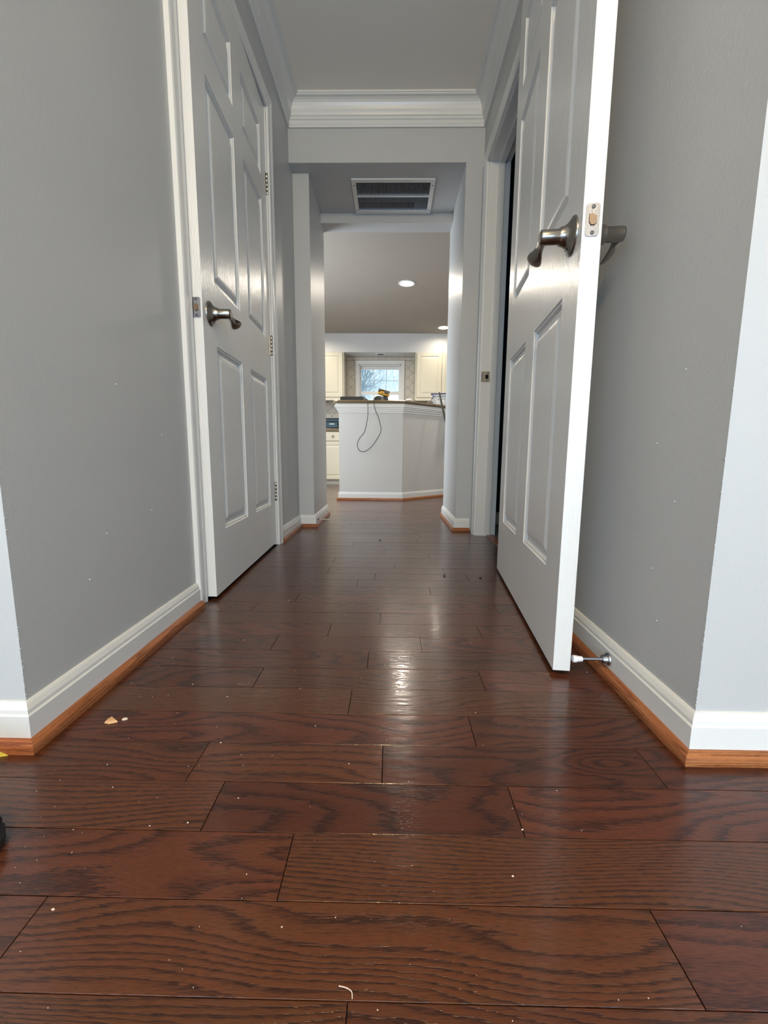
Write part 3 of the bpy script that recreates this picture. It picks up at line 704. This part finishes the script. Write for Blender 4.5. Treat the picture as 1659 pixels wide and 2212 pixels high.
# ------------------------------------------------------------------ kitchen cabinets
def frontpanel(mb, x0, x1, z0, z1, y, st, proud=.018):
    """raised-panel door front facing -y, outer face at y"""
    PPc = [(0, 0), (0, -proud+.003), (.003, -proud), (st, -proud), (st+.004, -proud+.007), (st+.012, -proud+.007), (st+.030, -proud+.001), (st+.034, -proud+.001)]
    rings = [[(x0+i, y+d, z0+i), (x1-i, y+d, z0+i), (x1-i, y+d, z1-i), (x0+i, y+d, z1-i)] for i, d in PPc]
    mb.loft(rings, False, False); mb.add(rings[-1], [(0, 1, 2, 3)])
    return mb
def wall_cab(x0, x1, doors, label):
    r = empty('wall_cabinet', ((x0+x1)/2, 6.66, 1.245)); tag(r, label, 'cabinet', 'wall cabinets beside the kitchen window')
    B(x0, x1, 6.50, KB-.001, 1.245, 1.9125).build('body', M['cabinet'], r)
    MB().bbox(x0, x1, 6.486, 6.499, 1.225, 1.262, .003).build('light_rail', M['cabinet'], r)
    for a, b in doors: frontpanel(MB(), a, b, 1.272, 1.906, 6.499, .048).build('door', M['cabinet'], r)
wall_cab(-1.20, -.702, [(-1.19, -.72)], 'cream wall cabinet left of the kitchen window')
wall_cab(.349, 1.14, [(.370, .731), (.739, 1.105)], 'cream double wall cabinet right of the kitchen window')
def base_cab(x0, x1, label, group=None):
    r = empty('base_cabinet', ((x0+x1)/2, 6.5, 0)); tag(r, label, 'cabinet', group)
    w = B(x0, x1, 6.17+.018, KB-.001, .068, .758); w.build('body', M['cabinet'], r)
    B(x0, x1, 6.245, KB-.002, 0, .068).build('toe_kick', M['cabinet'], r)
    d = MB().bbox(x0+.01, x1-.01, 6.168, 6.187, .626, .752, .004).build('drawer', M['cabinet'], r)
    MB().lathe([(.005, 0), (.005, .010), (.013, .014), (.015, .020), (.009, .025)], ((x0+x1)/2, 6.168, .689), (0, -1, 0), 16).build('knob', M['nickel'], d)
    frontpanel(MB(), x0+.01, x1-.01, .075, .612, 6.187, .045).build('door', M['cabinet'], r)
base_cab(-1.045, -.610, 'cream base cabinet under the teal case, one drawer over one door')
# worktop
t = tag(MB().bbox(-1.30, 1.30, 6.150, KB-.002, .7585, .798, .006).build('worktop', M['granite'], center=True), 'brown granite worktop along the kitchen back wall', 'worktop')
for x0, x1 in ((-.605, -.17), (-.165, .27), (.275, .71)):
    base_cab(x0, x1, 'cream base cabinet hidden behind the breakfast bar', 'base cabinets behind the bar')

# teal tool case
t = empty('tool_case', (-.855, 6.30, .7985)); tag(t, 'teal plastic tool case with a handle on the kitchen worktop', 'tool case')
MB().bbox(-1.01, -.70, 6.20, 6.42, .7985, .862, .010).build('lower_shell', M['black'], t)
MB().bbox(-1.01, -.70, 6.20, 6.42, .864, .938, .010).build('upper_shell', M['teal'], t)
MB().bbox(-1.012, -.698, 6.196, 6.425, .934, .946, .004).build('lid', M['black'], t)
w = MB().tube(bez([(-.952, 6.192, .812), (-.948, 6.190, .880), (-.925, 6.190, .900), (-.845, 6.188, .903), (-.765, 6.190, .900), (-.742, 6.190, .880), (-.738, 6.192, .812)], 4), .0085, 8); w.build('handle', M['black'], t)
MB().bbox(-.925, -.765, 6.194, 6.203, .815, .888, .003).build('front_panel', M['teal'], t)
MB().bbox(-.880, -.810, 6.190, 6.195, .856, .868, .002).build('white_badge', M['paper'], t)

# ------------------------------------------------------------------ backsplash tiles
def clip(poly, x0, x1, z0, z1):
    for ax, lim, sg in ((0, x0, 1), (0, x1, -1), (1, z0, 1), (1, z1, -1)):
        out = []
        for i in range(len(poly)):
            a, b = poly[i], poly[(i+1) % len(poly)]
            ia, ib = sg*(a[ax]-lim) >= 0, sg*(b[ax]-lim) >= 0
            if ia: out.append(a)
            if ia != ib:
                t_ = (lim-a[ax])/(b[ax]-a[ax]); out.append((a[0]+t_*(b[0]-a[0]), a[1]+t_*(b[1]-a[1])))
        poly = out
        if len(poly) < 3: return None
    return poly
D = .104*math.sqrt(2); e_ = D/2-.0020
def ar(p): return abs(sum(p[i][0]*p[(i+1) % len(p)][1]-p[(i+1) % len(p)][0]*p[i][1] for i in range(len(p))))/2
for (x0, x1, z0, z1) in ((-1.20, -.566, .800, 1.242), (-.699, -.566, 1.246, 1.858), (.209, .346, .800, 1.858)):
    for i in range(-20, 20):
        for j in range(0, 40):
            cx_, cz_ = -.63+i*D/2, .80+j*D/2
            if (i+j) % 2: continue
            p = clip([(cx_-e_, cz_), (cx_, cz_-e_), (cx_+e_, cz_), (cx_, cz_+e_)], x0, x1, z0, z1)
            if p and ar(p) > .00004:
                MB().loft([[(a, KB-.001, b) for a, b in p], [(a, KB-.007, b) for a, b in p]], True, False).build('tile', M['tile'], kb)
x = -.699
while x < .34:
    B(x+.0015, min(x+.099, .346), KB-.007, KB-.001, 1.864, 1.911).build('tile', M['tile'], kb); x += .1005

# ------------------------------------------------------------------ kitchen window
wd = struct(empty('window_1', (-.18, KB, .98)), 'white double-hung kitchen window with winter trees outside')
m_ = lambda u, v, h: (u, KB-.001-h, v)
cas = [(0, 0), (0, .010), (.006, .012), (.030, .012), (.036, .016), (.052, .018), (.056, .016), (.057, 0)]
sweep([(-o, h) for o, h in cas], [(WX0, WZ0), (WX0, WZ1+.003), (WX1, WZ1+.003), (WX1, WZ0)], [0, 1, 2], m_).build('window_casing', M['trim'], wd)
w = MB(); w.box(WX0, WX0+.012, KB, KB+.13, WZ0, WZ1); w.box(WX1-.012, WX1, KB, KB+.13, WZ0, WZ1); w.box(WX0, WX1, KB, KB+.13, WZ1-.012, WZ1); w.box(WX0-.06, WX1+.06, KB-.03, KB+.13, WZ0-.02, WZ0)
w.build('window_frame', M['trim'], wd)
gx0, gx1 = WX0+.031, WX1-.032
def sash(name, y, z0, z1, gz0, gz1):
    w = MB(); w.box(WX0+.012, gx0, y, y+.03, z0, z1); w.box(gx1, WX1-.012, y, y+.03, z0, z1); w.box(gx0, gx1, y, y+.03, z0, gz0); w.box(gx0, gx1, y, y+.03, gz1, z1)
    s = w.build(name, M['trim'], wd); n3 = 3
    for i in (1, 2):
        x = gx0+(gx1-gx0)*i/3; B(x-.0035, x+.0035, y+.006, y+.022, gz0, gz1).build('muntin', M['grey2'], s)
    zz = (gz0+gz1)/2; B(gx0, gx1, y+.0065, y+.0215, zz-.0035, zz+.0035).build('muntin', M['grey2'], s)
    for i in range(3):
        for j in range(2):
            xa, xb = gx0+(gx1-gx0)*i/3, gx0+(gx1-gx0)*(i+1)/3; za, zb = gz0+(gz1-gz0)*j/2, gz0+(gz1-gz0)*(j+1)/2
            B(xa+.005, xb-.005, y+.013, y+.016, za+.005, zb-.005).build('pane', M['glass'], s)
M['grey2'] = plain('shaded_muntin', (0.45, 0.50, 0.54), 0.5)
sash('upper_sash', KB+.075, 1.385, WZ1-.012, 1.407, 1.744)
sash('lower_sash', KB+.040, WZ0, 1.407, 1.03, 1.359)

# ------------------------------------------------------------------ downlights
for i, (x, y) in enumerate(DOWN):
    lab = ['lit round ceiling downlight nearest, above the bar', 'lit round ceiling downlight at the far right edge of the passage'][i] if i < 2 else 'unseen kitchen ceiling downlight added behind the passage walls'
    r = empty('ceiling_downlight', (x, y, KZ)); tag(r, lab, 'ceiling light', None if i < 2 else 'hidden kitchen downlights')
    MB().lathe([(.088, 0), (.088, .004), (.078, .007), (.066, .005), (.064, 0)], (x, y, KZ), (0, 0, -1), 32).build('trim_ring', M['trim'], r)
    MB().lathe([(.062, .001), (.055, .006), (.03, .009)], (x, y, KZ), (0, 0, -1), 24).build('lens', M['lamp'], r)
r = empty('ceiling_downlight', (-.167, 6.64, 1.913)); tag(r, 'unlit recessed light in the soffit above the kitchen window', 'ceiling light')
MB().lathe([(.085, 0), (.085, .003), (.07, .006), (.055, .003), (.052, 0)], (-.167, 6.64, 1.913), (0, 0, -1), 28).build('trim_ring', M['trim'], r)
MB().lathe([(.052, .0005), (.050, .003)], (-.167, 6.64, 1.913), (0, 0, -1), 24).build('lens', M['black'], r)
# entry lamp fitting
r = empty('pendant_light', (-.05, -1.20, 2.12)); tag(r, 'globe pendant lamp in the entry behind the viewer', 'ceiling light')
MB().lathe([(.06, 0), (.06, .012), (.02, .02)], (-.05, -1.20, HC), (0, 0, -1), 24).build('canopy', M['nickel'], r)
MB().tube([(-.05, -1.20, HC-.015), (-.05, -1.20, 2.262)], .006, 10).build('stem', M['nickel'], r)
MB().lathe([(.05, 0), (.05, .02), (.03, .03)], (-.05, -1.20, 2.272), (0, 0, -1), 24).build('collar', M['nickel'], r)

# ------------------------------------------------------------------ small things on the hall floor
rd = random.Random(11); w = MB()
def chip(mb, x, y, s):
    n = rd.choice((3, 4, 5)); a0 = rd.uniform(0, 6.28); st = rd.uniform(.5, 1.6)
    p = [(x+s*st*math.cos(a0+6.283*i/n)*rd.uniform(.5, 1), y+s*math.sin(a0+6.283*i/n)*rd.uniform(.5, 1)) for i in range(n)]
    mb.prism(p, .0003, .0003+s*rd.uniform(.3, .8))
for i in range(230):
    y = .30+rd.random()**1.5*1.6; lim = .6 if y > .62 else .8
    x = rd.uniform(-.55, .45)
    if rd.random() < .45: x = rd.uniform(-.55, -.15)
    chip(w, x, y, rd.choice((.0005, .0006, .0008, .0009, .0013)))
o = w.build('paint_flecks', M['chip']); tag(o, 'tiny pale paint flecks and dust scattered over the floor', 'dust', kind='stuff')
def fleck(name, pts, h, m, label, cat):
    mb = MB(); n = len(pts); c = Vector((sum(p[0] for p in pts)/n, sum(p[1] for p in pts)/n))
    mb.loft([[(x, y, .0004) for x, y in pts], [(c.x+(x-c.x)*.85, c.y+(y-c.y)*.85, .0004+h*(1+.5*math.sin(i*2.1))) for i, (x, y) in enumerate(pts)]], True, False)
    return tag(mb.build(name, m, center=True), label, cat)
fleck('wood_splinter', [(-.505, .690), (-.496, .688), (-.488, .691), (-.483, .694), (-.490, .697), (-.497, .703), (-.502, .707), (-.503, .698)], .003, M['tan'], 'tan torn wood splinter on the floor near the left baseboard', 'splinter')
fleck('wood_curl', [(-.480, .700), (-.476, .698), (-.470, .702), (-.472, .705), (-.478, .703)], .002, M['chip'], 'smaller curled splinter just right of the tan one', 'splinter')
fleck('yellow_scrap', [(-.632, .600), (-.616, .602), (-.602, .606), (-.612, .608), (-.618, .6085), (-.632, .6085)], .004, M['leaf'], 'yellow scrap against the near left shoe moulding', 'scrap')
tag(MB().tube(bez([(-.043, .3225, .0012), (-.036, .321, .0016), (-.031, .318, .0020), (-.030, .3135, .0012)], 5), .00045, 6).build('thread', M['chip'], center=True), 'short pale thread lying across a board joint in the foreground', 'thread')
for x, y, l in ((-.055, 2.28, 'black crumb on the far middle of the hall floor'), (.213, 1.62, 'black crumb on the floor left of the open door'), (.350, 1.60, 'black crumb close beside the open door')):
    mb = MB().lathe([(.002, 0), (.0042, .001), (.0045, .003), (.002, .0045)], (x, y, .0002), (0, 0, 1), 8)
    tag(mb.build('crumb', M['black'], center=True), l, 'crumb')
# nail-hole marks and dents of the walls
for wl, pts in (('wall_left', ((1.03, .335), (.86, .31), (.80, .23), (1.10, .52), (.93, .62))), ('wall_right', ((.74, .62), (.735, .40), (.80, .50), (.75, .18), (.78, .27)))):
    par = bpy.data.objects[wl]
    for y, z in pts:
        x = xl(y) if wl == 'wall_left' else xr(y); sg = 1 if wl == 'wall_left' else -1
        MB().lathe([(.0017, -.0004), (.0014, .0006), (.0007, .0009)], (x, y, z), (sg, 0, 0), 7).build('paint_nib', M['trim'], par)

for wl, x0 in (('wall_left', xl(YN)), ('wall_right', xr(YN))):
    par = bpy.data.objects[wl]; w = MB(); sg = 1 if wl == 'wall_left' else -1
    for i in range(34):
        z = .079+rd.random()**2*.5; h = rd.uniform(.001, .004)
        w.add([(x0+sg*.0002, YN-.0005, z), (x0+sg*.0002, YN+rd.uniform(.0015, .005), z+h*.5), (x0+sg*.0002, YN-.0005, z+h), (x0+sg*.0011, YN-.0007, z+h*.5)], [(0, 1, 3), (1, 2, 3), (2, 0, 3), (0, 2, 1)])
    o = w.build('paint_ridge', M['trim'], par); o['kind'] = 'stuff'
# shoe at the left edge
t = empty('shoe', (-.55, .435, 0)); tag(t, 'dark navy rounded shoe toe just entering at the left edge', 'shoe')
def shoe_ring(x, hw, z0, z1, n=16):
    return [(x, .435+hw*math.cos(a), z0+(z1-z0)*(.5+.5*math.sin(a))) for a in [2*math.pi*i/n for i in range(n)]]
SX = -.4655
MB().loft([shoe_ring(SX-.276, .020, .002, .02), shoe_ring(SX-.265, .036, .001, .024), shoe_ring(SX-.20, .038, .001, .024), shoe_ring(SX-.12, .040, .001, .022), shoe_ring(SX-.06, .048, .001, .022), shoe_ring(SX-.02, .038, .001, .022), shoe_ring(SX-.004, .022, .002, .02), shoe_ring(SX, .008, .004, .016)]).build('sole', M['sole'], t)
MB().loft([shoe_ring(SX-.274, .015, .02, .08), shoe_ring(SX-.262, .030, .016, .098), shoe_ring(SX-.20, .034, .016, .10), shoe_ring(SX-.14, .036, .016, .086), shoe_ring(SX-.08, .042, .014, .066), shoe_ring(SX-.035, .040, .014, .052), shoe_ring(SX-.012, .028, .014, .042), shoe_ring(SX-.002, .010, .015, .028)]).build('upper', M['shoe'], t)

# ------------------------------------------------------------------ outdoors beyond the kitchen window
struct(B(-12, 12, KB+.2, 40, -.6, -.55).build('ground', M['snow']), 'snowy ground outside the window')
def tree(x, y, h, seed, mat, label, lean=0):
    r = random.Random(seed); mb = MB()
    def br(p, d, l, rad, dep):
        q = p+d*l; mid = p+d*l*.5+Vector((r.uniform(-1, 1), r.uniform(-1, 1), 0))*l*.06
        mb.tube([p, mid, q], [rad, rad*.85, rad*.68], 5 if dep > 1 else 4, cap=False)
        if dep == 0: return
        for k in range(r.choice((3, 3, 4)) if dep > 2 else 3):
            a = r.uniform(.25, .75); ph = r.uniform(0, 6.283)
            u = d.cross(Vector((0, 0, 1))); u = Vector((1, 0, 0)) if u.length < .05 else u.normalized(); v = d.cross(u)
            nd = (d*math.cos(a)+(u*math.cos(ph)+v*math.sin(ph))*math.sin(a)); nd.z += .10; nd.normalize()
            br(p.lerp(q, r.uniform(.6, 1)), nd, l*r.uniform(.62, .85), rad*.62, dep-1)
    br(Vector((0, 0, 0)), Vector((lean, 0, 1)).normalized(), h*.30, .05, 6)
    o = mb.build('winter_tree', mat); o.location = (x, y, -.55)
    tag(o, label, 'tree', 'winter trees with bare bark' if mat is M['bark'] else 'winter trees dusted with snow')
spots = [(-.75, 10.2, 4.2), (-.1, 14.5, 5.4), (-1.3, 19.0, 6.6), (.3, 23.5, 7.6), (-2.5, 29.0, 7.6), (.6, 37.5, 8.6)]
for i, (x, y, h) in enumerate(spots):
    tree(x, y, h, 20+i, M['bark'] if i % 2 == 0 else M['bark2'], 'bare blue-grey winter tree seen through the kitchen window' if i % 2 == 0 else 'snow-dusted winter tree seen through the kitchen window', (-.1, .12, 0, .1, .05, -.05)[i])
print('planks', cnt)
